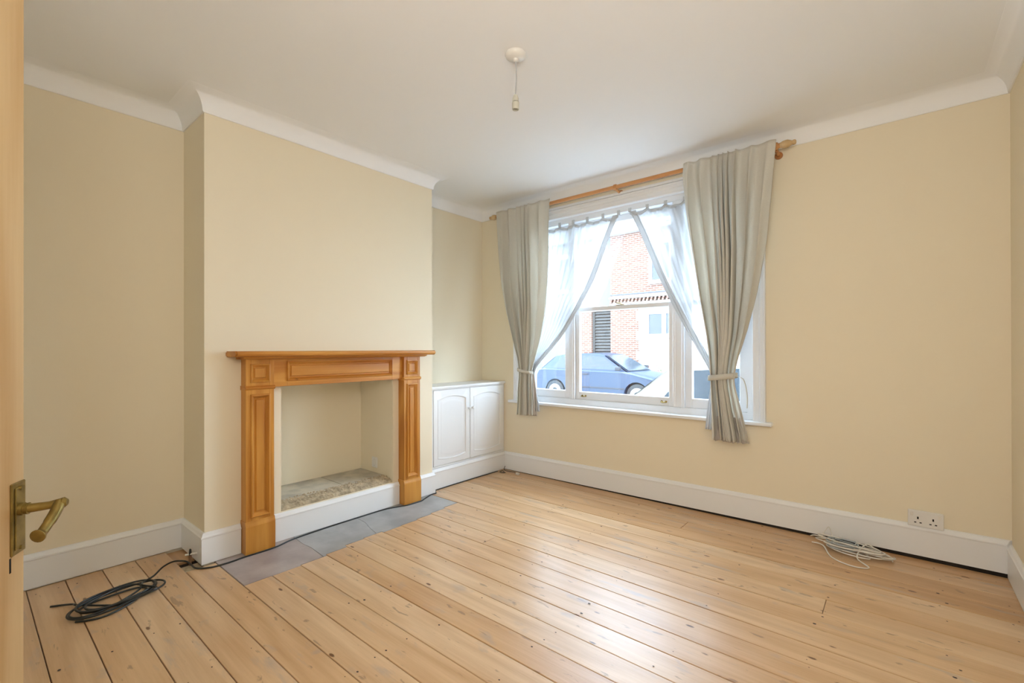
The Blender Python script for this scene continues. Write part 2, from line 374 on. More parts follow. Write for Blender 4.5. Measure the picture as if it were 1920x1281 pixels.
# ------------------------------------------------------------------ floor: every board a piece
fl = struct('floor', B(XA, XR, -1.6, YW, -.12, -.024), 'under')
joints = [-1.45, -1.31, -1.17, -1.03, -.89, -.752, -.615, -.478, -.341, -.204, -.068, .069, .206, .341, .481, .617, .754, .891, 1.023, 1.17, 1.321, 1.453, 1.583, 1.716,
          1.852, 1.988, 2.122, 2.26, 2.405, 2.551, 2.695, 2.832, 2.968, 3.105, 3.243, 3.366]
def board(x0, x1, y0, y1, dz=0.0):
    bm = bmesh.new(); g = .0016
    box(bm, x0 + g / 2, x1 - g / 2, y0 + g, y1 - g, -.024, dz)
    top = [e for e in bm.edges if all(abs(v.co.z - dz) < 1e-6 for v in e.verts)]
    bmesh.ops.bevel(bm, geom=top, offset=.0016, segments=1, affect='EDGES')
    return obj('board', bm, 'board', fl)
hx = [-2.451, -2.447, -2.455, -2.472, -2.500, -2.512, -2.496, -2.500, -2.512, -2.525, -2.545, -2.56]
nails = bmesh.new()
joists = [-3.12, -2.72, -2.31, -1.90, -1.49, -1.08, -.67, -.26, .15, .37]
butts = {.206: -1.49, 1.023: -.67, 1.988: -1.90, 2.405: -.26, 2.968: -1.08, .617: -.26}
k = 0
for y0, y1 in zip(joints, joints[1:]):
    xs, xe = XA + .014, XR - .014
    if y0 > .88 and y1 < 2.44: xs = hx[min(k, len(hx) - 1)]; k += 1
    if abs(y0 - .754) < .01: xs = -2.835
    cuts = [xs, xe]
    if y0 in butts: cuts = [xs, butts[y0], xe]
    for a, b_ in zip(cuts, cuts[1:]):
        board(a, b_, y0, y1, random.uniform(-.0012, .0008))
    for j in joists:
        if j < xs + .05: continue
        for f in (.2, .8):
            if random.random() < .5: continue
            x = j + random.uniform(-.018, .018); y = y0 + (y1 - y0) * (f + random.uniform(-.05, .05)); r = random.choice((.002, .003, .003, .004, .0055))
            vs = [nails.verts.new((x + 1.3 * r * math.cos(a * PI / 3), y + r * math.sin(a * PI / 3), .0013)) for a in range(6)]
            nails.faces.new(vs)
obj('nail_heads', nails, 'nail', fl, kind='stuff')
# short dropped board end and rubble in the corner by the chimney
box_bm = B(XA + .014, -3.01, .760, .842, -.024, -.012); obj('board', box_bm, 'board', fl, label='short dropped board end in the alcove corner')
bm = B(-2.955, -2.84, .762, .842, -.024, -.018); obj('rubble_patch', bm, 'rubble', fl)
# concrete hearth slab, cracked in pieces
def slab(name, pts, m, z=.0005):
    bm = bmesh.new(); prism(bm, pts, 'z', -.024, z)
    top = [e for e in bm.edges if all(abs(v.co.z - z) < 1e-6 for v in e.verts)]
    bmesh.ops.bevel(bm, geom=top, offset=.002, segments=1, affect='EDGES')
    return obj(name, bm, m, fl)
xb = XC + .001
def front(y):
    for i, (a, b_) in enumerate(zip(joints[17:], joints[18:])):
        if a <= y <= b_: return hx[min(i, len(hx) - 1)] - .003
    return -2.60
def hearth_piece(ya, yb, crackA, crackB, m):
    ys = [ya] + [j for j in joints if ya < j < yb] + [yb]
    fr = []
    for a, b_ in zip(ys, ys[1:]):
        x = front((a + b_) / 2); fr += [(x, a + .0005), (x, b_ - .0005)]
    if crackA: fr[0] = (fr[0][0], crackA[0])
    if crackB: fr[-1] = (fr[-1][0], crackB[0])
    pts = [(xb, yb if not crackB else crackB[-1]), (xb, ya if not crackA else crackA[-1])]
    if crackA: pts += [(-2.72, crackA[2]), (-2.62, crackA[1])]
    pts += fr
    if crackB: pts += [(-2.62, crackB[1]), (-2.72, crackB[2])]
    return slab('hearth_slab', pts, m)
c1 = (1.676, 1.70, 1.735, 1.745); c2 = (1.30, 1.315, 1.305, 1.32)
hearth_piece(.893, 1.30, None, tuple(v - .0015 for v in c2), 'hearth2')
hearth_piece(1.30, 1.676, tuple(v + .0015 for v in c2), tuple(v - .0015 for v in c1), 'hearth')
hearth_piece(1.676, 2.40, tuple(v + .0015 for v in c1), None, 'hearth')

# ------------------------------------------------------------------ the recess behind the surround
bm = bmesh.new()   # plastered lining of the recess
box(bm, RXB - .02, RXB, RY0 - .01, RY1 + .01, RZ0, RZ1); box(bm, RXB, XA, RY0 - .01, RY0, RZ0, RZ1); box(bm, RXB, XA, RY1, RY1 + .01, RZ0, RZ1); box(bm, RXB, XA, RY0, RY1, RZ1 - .01, RZ1)
obj_l = struct('wall_recess', bm, 'wall')
hs = thing('hearth_stone', 'pale raised stone hearth inside the fireplace recess with a crumbling front edge', 'hearth')
for a, b_ in ((RY0 + .003, 1.715), (1.722, RY1 - .003)):
    bm = bmesh.new(); prism(bm, [(RXB + .002, a), (-2.962, a), (-2.95, (a + b_) / 2), (-2.965, b_), (RXB + .002, b_)], 'z', RZ0, .207)
    obj('stone_slab', bm, 'stone', hs)
bm = bmesh.new(); nx, ny = 14, 90
g = [[bm.verts.new((-2.975 + .100 * i / (nx - 1), RY0 + .004 + (RY1 - RY0 - .008) * j / (ny - 1),
      RZ0 + .005 + (.032 * (1 - (i / (nx - 1)) ** 2.2)) * random.uniform(.72, 1.08) + random.uniform(0, .008))) for j in range(ny)] for i in range(nx)]
for i in range(nx - 1):
    for j in range(ny - 1): bm.faces.new((g[i][j], g[i + 1][j], g[i + 1][j + 1], g[i][j + 1]))
ring = [g[0][j] for j in range(ny)] + [g[i][ny - 1] for i in range(1, nx)] + [g[nx - 1][j] for j in range(ny - 2, -1, -1)] + [g[i][0] for i in range(nx - 2, 0, -1)]
low = [bm.verts.new((v.co.x, v.co.y, RZ0)) for v in ring]
for i in range(len(ring)):
    q = (i + 1) % len(ring); bm.faces.new((ring[i], ring[q], low[q], low[i]))
obj('mortar_edge', bm, 'rubble', hs, label='crumbly sandy mortar edge')
base(hs, (-3.05, 1.65, RZ0))
# blank plate on the recess side wall
bp = thing('blanking_plate', 'small white blanking plate low on the side wall of the fireplace recess', 'wall plate')
obj('plate', B(-3.13, -3.06, RY1 - .008, RY1, .245, .325, bev=.003), 'plastic', bp)
for z in (.262, .308):
    bm = bmesh.new(); lathe(bm, [(.003, RY1 - .0095), (.003, RY1 - .007)], (-3.095, 0, z), 'y', 8); obj('screw', bm, 'cable_grey', bp)
base(bp, (-3.095, RY1, .245))

# ------------------------------------------------------------------ fireplace surround
fs = thing('fireplace_surround', 'orange pine fireplace surround with panelled pilasters against the chimney breast', 'fireplace')
def rings_panel(bm, o, loops, cap=True):
    """nested closed loops: list of [(y,z,x)...] of equal length, joined into a moulded face"""
    R_ = [[bm.verts.new((x, y, z)) for y, z, x in lp] for lp in loops]
    n = len(R_[0])
    for A, Bv in zip(R_, R_[1:]):
        for k in range(n): bm.faces.new((A[k], A[(k + 1) % n], Bv[(k + 1) % n], Bv[k]))
    if cap: bm.faces.new(R_[-1])
def rect(y0, y1, z0, z1, ins, x): return [(y0 + ins, z0 + ins, x), (y1 - ins, z0 + ins, x), (y1 - ins, z1 - ins, x), (y0 + ins, z1 - ins, x)]
def moulded_field(y0, y1, z0, z1, x, s=1.0):
    """raised bolection moulding with a sunk field"""
    bm = bmesh.new()
    steps = [(0, -.012), (0, .003), (.003 * s, .008), (.008 * s, .009), (.012 * s, .005), (.014 * s, .001), (.021 * s, -.006), (.023 * s, -.010), (.030 * s, -.0105),
             (.033 * s, -.004), (.036 * s, -.003)]
    rings_panel(bm, None, [rect(y0, y1, z0, z1, i, x + h) for i, h in steps])
    return bm
def pil_front(bm, y0, y1, z0, z1, holes, x):
    """front board with rectangular openings, built from rails and stiles"""
    hs_ = sorted(holes, key=lambda h: h[2]); ya, yb = hs_[0][0], hs_[0][1]
    box(bm, XC, x, y0, ya, z0, z1, bev=.0015); box(bm, XC, x, yb, y1, z0, z1, bev=.0015)
    z = z0
    for h in hs_: box(bm, XC, x - .0004, ya, yb, z, h[2], bev=.0015); z = h[3]
    box(bm, XC, x - .0004, ya, yb, z, z1, bev=.0015)
    for h in hs_: box(bm, XC, x - .018, ya, yb, h[2], h[3])
PX = -2.800; FX = -2.822
for (y0, y1) in ((1.028, 1.181), (2.105, 2.254)):
    p_y0, p_y1 = y0 + .028, y1 - .026
    bm = bmesh.new()
    pil_front(bm, y0, y1, .17, 1.098, [(p_y0, p_y1, .205, .893), (p_y0, p_y1, .968, 1.066)], PX)
    pil = obj('pilaster', bm, 'pine', fs)
    obj('long_panel', moulded_field(p_y0 - .004, p_y1 + .004, .201, .897, PX), 'pine', pil)
    obj('square_panel', moulded_field(p_y0 - .004, p_y1 + .004, .964, 1.070, PX, .8), 'pine', pil)
    bm = bmesh.new(); prism(bm, [(XC, .922), (PX, .922), (PX + .004, .927), (PX + .009, .930), (PX + .009, .938), (PX + .004, .942), (PX, .946), (XC, .946)][::-1], 'y', y0 - .004, y1 + .004)
    for v in bm.verts: pass
    obj('capping_bead', bm, 'pine_h', pil)
    bm = bmesh.new(); prism(bm, [(XC, .003), (PX + .008, .003), (PX + .008, .155), (PX + .006, .163), (PX + .002, .174), (PX, .184), (XC, .184)], 'y', y0 - .003, y1 + .003)
    obj('plinth_block', bm, 'pine', pil)
bm = bmesh.new()
fy0, fy1, fz0, fz1 = 1.181, 2.105, .932, 1.098
py0, py1, pz0, pz1 = 1.268, 2.016, .966, 1.078
box(bm, XC, FX, fy0, py0, fz0, fz1, bev=.001); box(bm, XC, FX, py1, fy1, fz0, fz1, bev=.001)
box(bm, XC, FX - .0004, py0, py1, fz0, pz0, bev=.001); box(bm, XC, FX - .0004, py0, py1, pz1, fz1, bev=.001); box(bm, XC, FX - .018, py0, py1, pz0, pz1)
fr = obj('frieze', bm, 'pine_h', fs)
obj('frieze_panel', moulded_field(py0 - .004, py1 + .004, pz0 - .004, pz1 + .004, FX, .9), 'pine_h', fr)
# bed moulding and shelf with a rounded nose
bm = bmesh.new(); path = [(XC, 2.285), (-2.79, 2.285), (-2.79, 1.0), (XC, 1.0)]
sweep(bm, path, [(-.03, 1.088), (.004, 1.088), (.006, 1.094), (.014, 1.099), (.022, 1.103), (.026, 1.109), (-.03, 1.109)]) if False else None
prism(bm, [(XC, 1.096), (-2.782, 1.096), (-2.774, 1.099), (-2.762, 1.101), (-2.756, 1.106), (-2.754, 1.110), (XC, 1.110)], 'y', 1.002, 2.285)
obj('bed_moulding', bm, 'pine_h', fs)
bm = bmesh.new()
sh = [(XC, 1.110), (-2.735, 1.110), (-2.722, 1.112), (-2.712, 1.118), (-2.708, 1.127), (-2.711, 1.136), (-2.718, 1.1415), (-2.726, 1.1425), (XC, 1.1425)]
prism(bm, sh, 'y', .948, 2.336)
es = [e for e in bm.edges if all(abs(v.co.y - .948) < 1e-5 for v in e.verts) or all(abs(v.co.y - 2.336) < 1e-5 for v in e.verts)]
bmesh.ops.bevel(bm, geom=es, offset=.007, segments=3, affect='EDGES')
obj('mantel_shelf', bm, 'pine_h', fs)
base(fs, (XC + .04, 1.64, 0))

# ------------------------------------------------------------------ alcove cupboard
cu = thing('alcove_cupboard', 'low white painted alcove cupboard with two arched panel doors right of the fireplace', 'cupboard')
cy0, cy1 = YC2, YW
bm = bmesh.new(); box(bm, XA, XU - .022, cy0 + .003, cy1 - .003, .004, .17); box(bm, XA, XU - .022, cy0 + .003, cy0 + .02, .17, .822); box(bm, XA, XU - .022, cy1 - .02, cy1 - .003, .17, .822)
box(bm, XA, XA + .01, cy0 + .02, cy1 - .02, .17, .822)
obj('carcass', bm, 'white', cu)
bm = bmesh.new(); box(bm, XU - .022, XU - .002, cy0 + .003, cy0 + .062, .168, .822); box(bm, XU - .022, XU - .002, cy1 - .016, cy1 - .003, .168, .822); box(bm, XU - .022, XU - .002, cy0 + .062, cy1 - .016, .168, .182)
box(bm, XU - .022, XU - .002, cy0 + .062, cy1 - .016, .812, .822); obj('face_frame', bm, 'white', cu)
obj('top_board', B(XA, XU + .018, cy0 + .002, cy1 - .002, .823, .842, bev=.003, segs=2), 'white', cu)
def arch_loop(y0, y1, z0, z1, ins, x, sag, n=12):
    y0 += ins; y1 -= ins; z0 += ins; z1 -= ins; out = []
    for k in range(n + 1):
        t = k / n; out.append((y0 + (y1 - y0) * t, z0 + sag * 0.6 * (1 - math.sin(PI * t)) - sag * .6 + 0.0, x))
    for k in range(n + 1):
        t = k / n; s = math.sin(PI * t) ** .8; out.append((y1 - (y1 - y0) * t, z1 - sag + sag * s, x))
    return out
def rect_loop(y0, y1, z0, z1, x, n=12):
    return [(y0 + (y1 - y0) * k / n, z0, x) for k in range(n + 1)] + [(y1 - (y1 - y0) * k / n, z1, x) for k in range(n + 1)]
def cup_door(y0, y1, knob_y):
    z0, z1 = .185, .810; xo = XU + .002; bm = bmesh.new()
    a, b_, c, d = y0 + .042, y1 - .042, z0 + .055, z1 - .048
    L_ = [rect_loop(y0, y1, z0, z1, XU - .018), rect_loop(y0, y1, z0, z1, xo - .002), rect_loop(y0 + .002, y1 - .002, z0 + .002, z1 - .002, xo)]
    for ins, h in ((0, 0), (.003, .003), (.008, .002), (.011, -.008), (.020, -.009), (.045, -.003), (.05, -.003)): L_.append(arch_loop(a, b_, c, d, ins, xo + h, .03))
    rings_panel(bm, None, L_); bm.faces.new([v for v in bm.verts[:len(L_[0])]])
    dr = obj('door', bm, 'white', cu, smooth='auto')
    bm = bmesh.new(); lathe(bm, [(.006, xo - .002), (.006, xo + .010), (.013, xo + .016), (.015, xo + .022), (.012, xo + .028), (.005, xo + .031)], (0, knob_y, .632), 'x', 16)
    obj('knob', bm, 'white', dr, smooth='auto')
cup_door(2.497, 2.914, 2.893); cup_door(2.920, 3.362, 2.942)
base(cu, (-3.05, 2.9, 0))

# ------------------------------------------------------------------ the window
win = thing('window_1', None, None, kind='structure')
YF = YW - .022   # face of the architrave
WI0, WI1, WIZ = -2.716, -.747, 2.293
arch_prof = [(0, 0), (0, .012), (.006, .016), (.012, .014), (.02, .012), (.040, .012), (.044, .018), (.050, .020), (.066, .020), (.070, .024), (.078, .024), (.080, .020), (.080, 0)]
def arch_piece(name, pts_fn, a, b_):
    bm = bmesh.new(); A = [bm.verts.new(pts_fn(d, h, a)) for d, h in arch_prof]; Bv = [bm.verts.new(pts_fn(d, h, b_)) for d, h in arch_prof]
    n = len(A); bm.faces.new(A); bm.faces.new(Bv[::-1])
    for k in range(n): bm.faces.new((A[k], A[(k + 1) % n], Bv[(k + 1) % n], Bv[k]))
    return obj(name, bm, 'sash', win)
arch_piece('architrave', lambda d, h, z: (WI0 - d, YW - h, z if z < 1 else WIZ + d), .672, 2.3)
arch_piece('architrave', lambda d, h, z: (WI1 + d, YW - h, z if z < 1 else WIZ + d), .672, 2.3)
arch_piece('architrave', lambda d, h, s: ((WI0 - d) if s < 0 else (WI1 + d), YW - h, WIZ + d), -1, 1)
obj('cap_moulding', B(WI0 - .095, WI1 + .095, YW - .034, YW, WIZ + .081, WIZ + .100, bev=.004), 'sash', win)
obj('window_board', B(-2.842, -.628, YW - .052, YW + .045, .648, .672, bev=.006, segs=3), 'sash', win)
Y0, Y1 = YW + .025, YW + .135          # box frame depth
bm = bmesh.new()
box(bm, WX0, -2.675, Y0, Y1, .672, WZ1); box(bm, -.787, WX1, Y0, Y1, .672, WZ1)
box(bm, -2.675, -.787, Y0, Y1, 2.245, WZ1)
box(bm, -2.675, -.787, Y0, Y1, WZ0, .719); box(bm, -2.675, -.787, Y1, Y1 + .12, WZ0 - .01, .690)
box(bm, WX0, WI0, YW, Y0, .672, WIZ + .007); box(bm, WI1, WX1, YW, Y0, .672, WIZ + .007); box(bm, WI0, WI1, YW, Y0, WIZ, WZ1)
obj('window_frame', bm, 'sash', win)
for a, b_ in ((-2.203, -2.145), (-1.290, -1.205)):
    bm = bmesh.new(); box(bm, a, b_, Y0 - .006, Y1, .719, 2.245, bev=.003); box(bm, a + .016, b_ - .016, Y0 - .012, Y0, .719, 2.245, bev=.003); obj('mullion', bm, 'sash', win)
ZM = 1.487
def sash(x0, x1, z0, z1, y, st, bot, top, horns=False, lifts=()):
    bm = bmesh.new(); d = .038
    box(bm, x0, x0 + st, y, y + d, z0, z1, bev=.003); box(bm, x1 - st, x1, y, y + d, z0, z1, bev=.003)
    box(bm, x0 + st - .001, x1 - st + .001, y + .001, y + d - .001, z0, z0 + bot, bev=.003); box(bm, x0 + st - .001, x1 - st + .001, y + .001, y + d - .001, z1 - top, z1, bev=.003)
    s = obj('sash', bm, 'sash', win)
    obj('pane', B(x0 + st - .004, x1 - st + .004, y + d / 2 - .002, y + d / 2 + .002, z0 + bot - .004, z1 - top + .004), 'glass', s)
    for lx in lifts:
        bm = bmesh.new(); zc = z0 + bot * .5
        lathe(bm, [(.0085, y), (.0085, y - .003), (.006, y - .004)], (lx - .016, 0, zc), 'y', 12); lathe(bm, [(.0085, y), (.0085, y - .003), (.006, y - .004)], (lx + .016, 0, zc), 'y', 12)
        tube(bm, spline([(lx - .016, y - .003, zc), (lx - .016, y - .018, zc - .002), (lx, y - .026, zc - .004), (lx + .016, y - .018, zc - .002), (lx + .016, y - .003, zc)], 5), .0042, 8)
        obj('sash_lift', bm, 'brass', s, smooth='auto', label='small brass sash lift')
    return s
yi, yo = YW + .038, YW + .080
sash(-2.143, -1.292, .719, ZM + .018, yi, .036, .066, .034, lifts=(-2.063, -1.365))
sash(-2.143, -1.292, ZM - .016, 2.245, yo, .036, .034, .05)
for a, b_ in ((-2.675, -2.203), (-1.205, -.787)):
    sash(a, b_, .719, ZM + .018, yi, .05, .069, .034); sash(a, b_, ZM - .016, 2.245, yo, .05, .034, .05)
# sash fastener on the meeting rail
bm = bmesh.new(); box(bm, -1.76, -1.69, yi, yi + .034, ZM + .018, ZM + .023, bev=.001); tube(bm, [(-1.725, yi + .017, ZM + .022), (-1.725, yi + .017, ZM + .034), (-1.76, yi + .004, ZM + .038)], .005)
obj('sash_fastener', bm, 'brass', win)

# ------------------------------------------------------------------ curtain pole and curtains
pole = thing('curtain_pole', 'long varnished pine curtain pole on brackets above the window', 'curtain pole')
YP, ZP = 3.286, 2.412
bm = bmesh.new(); tube(bm, [(-2.94, YP, ZP), (-1.2, YP, ZP + .002), (-.565, YP, ZP + .006)], .0155, 16); obj('rod', bm, 'pole', pole, smooth='auto')
for sx, x in ((-1, -2.94), (1, -.565)):
    bm = bmesh.new(); z = ZP + (.006 if sx > 0 else 0)
    lathe(bm, [(.017, x), (.017, x + sx * .006), (.021, x + sx * .010), (.024, x + sx * .026), (.024, x + sx * .040), (.017, x + sx * .056), (.012, x + sx * .064), (.015, x + sx * .070), (.015, x + sx * .080), (.008, x + sx * .086)], (0, YP, z), 'x', 20)
    obj('finial', bm, 'door', pole, smooth='auto', label='pale pine finial')
for x in (-2.915, -1.695, -.59):
    bm = bmesh.new(); lathe(bm, [(.021, x - .012), (.023, x - .008), (.023, x + .008), (.021, x + .012)], (0, YP, ZP + (.006 if x > -1 else 0)), 'x', 20)
    tube(bm, [(x, YP + .01, ZP - .012), (x, YW - .03, ZP - .020), (x, YW + .0, ZP - .022)], .011, 12); lathe(bm, [(.022, YW - .012), (.024, YW - .004), (.024, YW)], (x, 0, ZP - .022), 'y', 16)
    obj('bracket', bm, 'pole', pole, smooth='auto')
base(pole, (-1.695, YW, ZP))

def cloth(rows, n_pleat, seed, cols=220, nrow=90, hem_fn=None, dense=.5):
    """rows: (z, x_left, x_right, y, amplitude). Returns grid of points."""
    rnd = np.random.RandomState(seed); rows = sorted(rows, key=lambda r: -r[0]); R_ = np.array(rows)
    zz = np.linspace(R_[0, 0], R_[-1, 0], nrow)
    def ip(c):  # smooth interpolation over z
        return np.interp(zz, R_[::-1, 0], R_[::-1, c])
    xl, xr, yy, am = ip(1), ip(2), ip(3), ip(4)
    ker = np.hanning(9); ker /= ker.sum()
    sm = lambda a: np.convolve(np.pad(a, 4, mode='edge'), ker, 'valid')
    xl, xr, yy, am = sm(xl), sm(xr), sm(yy), sm(am)
    s = np.linspace(0, 1, cols)
    dens = .55 + 1.5 * np.exp(-((s - dense) / .17) ** 2); ph = np.cumsum(dens) / dens.sum() * n_pleat + .12 * np.sin(2 * PI * s * 2.7 + rnd.rand() * 6)
    wgt = .95 + .3 * np.sin(2 * PI * s * 2.3 + rnd.rand() * 6)
    G = []
    for i in range(nrow):
        t = i / (nrow - 1)
        drift = .25 * math.sin(t * 3 + seed)
        a = np.sin(2 * PI * (ph + drift * t)) + .22 * np.sin(2 * PI * (ph * 1.9 + .3 + t * .5))
        y = yy[i] - am[i] * a * wgt
        x = xl[i] + (xr[i] - xl[i]) * s + am[i] * .45 * np.cos(2 * PI * (ph + drift * t)) * wgt * np.minimum(1, np.minimum(s, 1 - s) * 12)
        G.append([(x[k], y[k], zz[i]) for k in range(cols)])
    return G
def grid_obj(name, G, m, parent, thick=0.0, label=None):
    bm = bmesh.new(); V = [[bm.verts.new(p) for p in row] for row in G]
    for i in range(len(V) - 1):
        for j in range(len(V[0]) - 1): bm.faces.new((V[i][j], V[i][j + 1], V[i + 1][j + 1], V[i + 1][j]))
    o = obj(name, bm, m, parent, smooth=True, label=label)
    if thick:
        md = o.modifiers.new('thickness', 'SOLIDIFY'); md.thickness = thick; md.offset = 0
    return o
def tieband(parent, x0, x1, y, ry, z, h, tilt, m='drape'):
    bm = bmesh.new(); n = 40; xc, rx = (x0 + x1) / 2, (x1 - x0) / 2; rings = []
    for k in range(n):
        a = 2 * PI * k / n; c, s = math.cos(a), math.sin(a); wob = 1 + .03 * math.sin(5 * a)
        zc = z + tilt * c
        rings.append([bm.verts.new((xc + (rx + d) * c * wob, y + (ry + d) * s * wob, zc + dz)) for d, dz in ((0, -h / 2), (.003, -h / 2), (.005, 0), (.003, h / 2), (0, h / 2))])
    for k in range(n):
        A, Bv = rings[k], rings[(k + 1) % n]
        for q in range(5): bm.faces.new((A[q], A[(q + 1) % 5], Bv[(q + 1) % 5], Bv[q]))
    return obj('tieback', bm, m, parent, smooth=True)
YD = 3.245
cl = thing('curtain', 'narrow beige curtain at the left end of the window, gathered by a tieback', 'curtain', 'beige curtains')
rowsL = [(2.44, -2.905, -2.285, YD, .012), (2.38, -2.90, -2.295, YD, .015), (2.0, -2.875, -2.30, YD, .030), (1.75, -2.85, -2.315, YD, .033),
         (1.50, -2.80, -2.345, YD, .034), (1.25, -2.725, -2.40, YD, .031), (1.08, -2.665, -2.455, YD, .024), (.97, -2.637, -2.49, YD, .018), (.92, -2.637, -2.495, YD, .018),
         (.80, -2.650, -2.49, YD, .020), (.56, -2.665, -2.48, YD, .022)]
grid_obj('drape', cloth(rowsL, 7, 3), 'drape', cl, .0025)
grid_obj('lining', cloth([(.93, -2.52, -2.485, YD + .02, .008), (.8, -2.535, -2.46, YD + .02, .01), (.56, -2.545, -2.44, YD + .02, .012)], 3, 4, 40, 24), 'lining', cl, .002, 'paler lining turned out at the tail')
tieband(cl, -2.648, -2.486, YD, .036, .955, .026, -.014)
base(cl, (-2.57, YD, .56))
cr = thing('curtain', 'wide beige curtain at the right end of the window with a dangling tieback end', 'curtain', 'beige curtains')
rowsR = [(2.445, -1.150, -.578, YD, .013), (2.38, -1.160, -.585, YD, .017), (2.1, -1.135, -.61, YD, .034), (1.8, -1.09, -.64, YD, .038), (1.5, -1.045, -.69, YD, .038),
         (1.25, -1.00, -.748, YD, .035), (1.08, -.980, -.80, YD, .028), (.985, -.978, -.818, YD, .024), (.93, -.978, -.822, YD, .024),
         (.80, -.975, -.79, YD, .026), (.66, -.972, -.757, YD, .028), (.545, -.970, -.733, YD, .030)]
grid_obj('drape', cloth(rowsR, 8.5, 8, dense=.45), 'drape', cr, .0025)
grid_obj('lining', cloth([(.70, -.97, -.80, YD + .012, .016), (.6, -.975, -.775, YD + .012, .018), (.535, -.962, -.742, YD + .012, .020)], 8, 8, 90, 16), 'lining', cr, .002, 'paler lining below the hem')
tieband(cr, -.988, -.812, YD, .041, .965, .036, .012)
bm = bmesh.new()   # loose end of the tieback
pts = spline([(-.812, YD - .01, .975), (-.790, YD - .03, .968), (-.768, YD - .02, .955), (-.752, YD - .015, .90), (-.745, YD - .015, .83), (-.748, YD - .012, .77)], 6)
for a, b_ in zip(pts, pts[1:]):
    va = [bm.verts.new(a + Vector(d)) for d in ((-.002, -.007, 0), (.002, -.007, 0), (.002, .007, 0), (-.002, .007, 0))]
    vb = [bm.verts.new(b_ + Vector(d)) for d in ((-.002, -.007, 0), (.002, -.007, 0), (.002, .007, 0), (-.002, .007, 0))]
    for q in range(4): bm.faces.new((va[q], va[(q + 1) % 4], vb[(q + 1) % 4], vb[q]))
obj('tieback_end', bm, 'drape', cr)
base(cr, (-.88, YD, .53))

# white voile panels on a stretched wire inside the reveal
wire = bmesh.new(); tube(wire, [(WI0 + .001, 3.372, 2.246), (-1.7, 3.372, 2.238), (WI1 - .001, 3.372, 2.246)], .0025, 6)
tag(obj('net_curtain_wire', wire, 'sash', None), 'thin white wire carrying the voile panels across the window head', 'wire')
def voile(label, inner, outer, sgn, seed, ntab):
    """inner: (z,x,y) of the diagonal edge; outer: (z,x) of the far edge"""
    t = thing('voile_curtain', label, 'net curtain', 'white voile panels'); rnd = np.random.RandomState(seed)
    I = np.array(sorted(inner)); O = np.array(sorted(outer)); nz, nc = 100, 150
    zt, zb = I[-1, 0], I[0, 0]; zz = np.linspace(zt, zb, nz); G = []; ker = np.hanning(13); ker /= ker.sum()
    sm = lambda a: np.convolve(np.pad(a, 6, mode='edge'), ker, 'valid')
    xi = sm(np.interp(zz, I[:, 0], I[:, 1])); yi_ = sm(np.interp(zz, I[:, 0], I[:, 2])); xo = sm(np.interp(zz, O[:, 0], O[:, 1]))
    xi[:3] = np.interp(zz[:3], I[:, 0], I[:, 1])
    s = np.linspace(0, 1, nc)
    for i in range(nz):
        wd = abs(xi[i] - xo[i]); am = .010 + .006 * (1 - min(1, wd / .9))
        z = np.full(nc, zz[i])
        if i < 14:   # scalloped heading between the tabs
            z = z - (.020 * np.abs(np.sin(PI * s * ntab)) ** .8) * (1 - i / 14)
        G.append([(xo[i] + (xi[i] - xo[i]) * s[k], yi_[i] - am * (math.sin(2 * PI * (s[k] * ntab * 2 + .3 * math.sin(5 * s[k] + seed))) * (1 - s[k] ** 8)) , z[k]) for k in range(nc)])
    grid_obj('panel', G, 'sheer', t)
    k0 = int(nc * .955)
    hem = []
    for i in range(nz):
        e = Vector(G[i][-1]); wd = .050
        hem.append([tuple(e + Vector((-sgn * wd * (1 - q / 4), -.003, 0))) for q in range(5)])
    grid_obj('hem', hem, 'hem', t, .0015)
    hd = [[(p[0], p[1] - .002, p[2] + .001 - .024 * q) for p in G[0]] for q in range(2)]
    grid_obj('heading', hd, 'hem', t, .001)
    for q in range(ntab + 1):   # tabs over the wire
        k = min(nc - 1, int(round(q / ntab * (nc - 1)))); x, y, z = G[0][k]
        bm = bmesh.new(); box(bm, x - .011, x + .011, 3.3665, 3.3675, z - .004, 2.254); box(bm, x - .011, x + .011, 3.3765, 3.3775, z - .004, 2.254); box(bm, x - .011, x + .011, 3.3665, 3.3775, 2.2535, 2.2545)
        obj('tab', bm, 'hem', t)
    base(t, (xi[-1], 3.33, zb)); return t
voile('white voile panel on the left, swept diagonally to the narrow left curtain', [(2.222, -1.712, 3.372), (2.05, -1.795, 3.372), (1.86, -1.87, 3.368), (1.69, -1.945, 3.362), (1.50, -2.06, 3.352), (1.30, -2.19, 3.335), (1.14, -2.33, 3.315), (1.02, -2.45, 3.295), (.955, -2.49, 3.285), (.90, -2.482, 3.285), (.75, -2.46, 3.285), (.60, -2.425, 3.285)],
      [(2.222, -2.70), (1.5, -2.68), (1.05, -2.60), (.955, -2.575), (.75, -2.56), (.60, -2.55)], 1, 3, 7)
voile('white voile panel on the right, swept diagonally to the wide right curtain', [(2.228, -1.615, 3.372), (2.05, -1.53, 3.372), (1.88, -1.46, 3.368), (1.69, -1.38, 3.362), (1.46, -1.265, 3.350), (1.25, -1.145, 3.330), (1.10, -1.055, 3.312), (1.00, -.992, 3.295), (.95, -.975, 3.29), (.85, -.995, 3.29), (.60, -1.025, 3.29)],
      [(2.228, -.765), (1.5, -.80), (1.05, -.87), (.95, -.89), (.85, -.89), (.60, -.86)], -1, 5, 6)

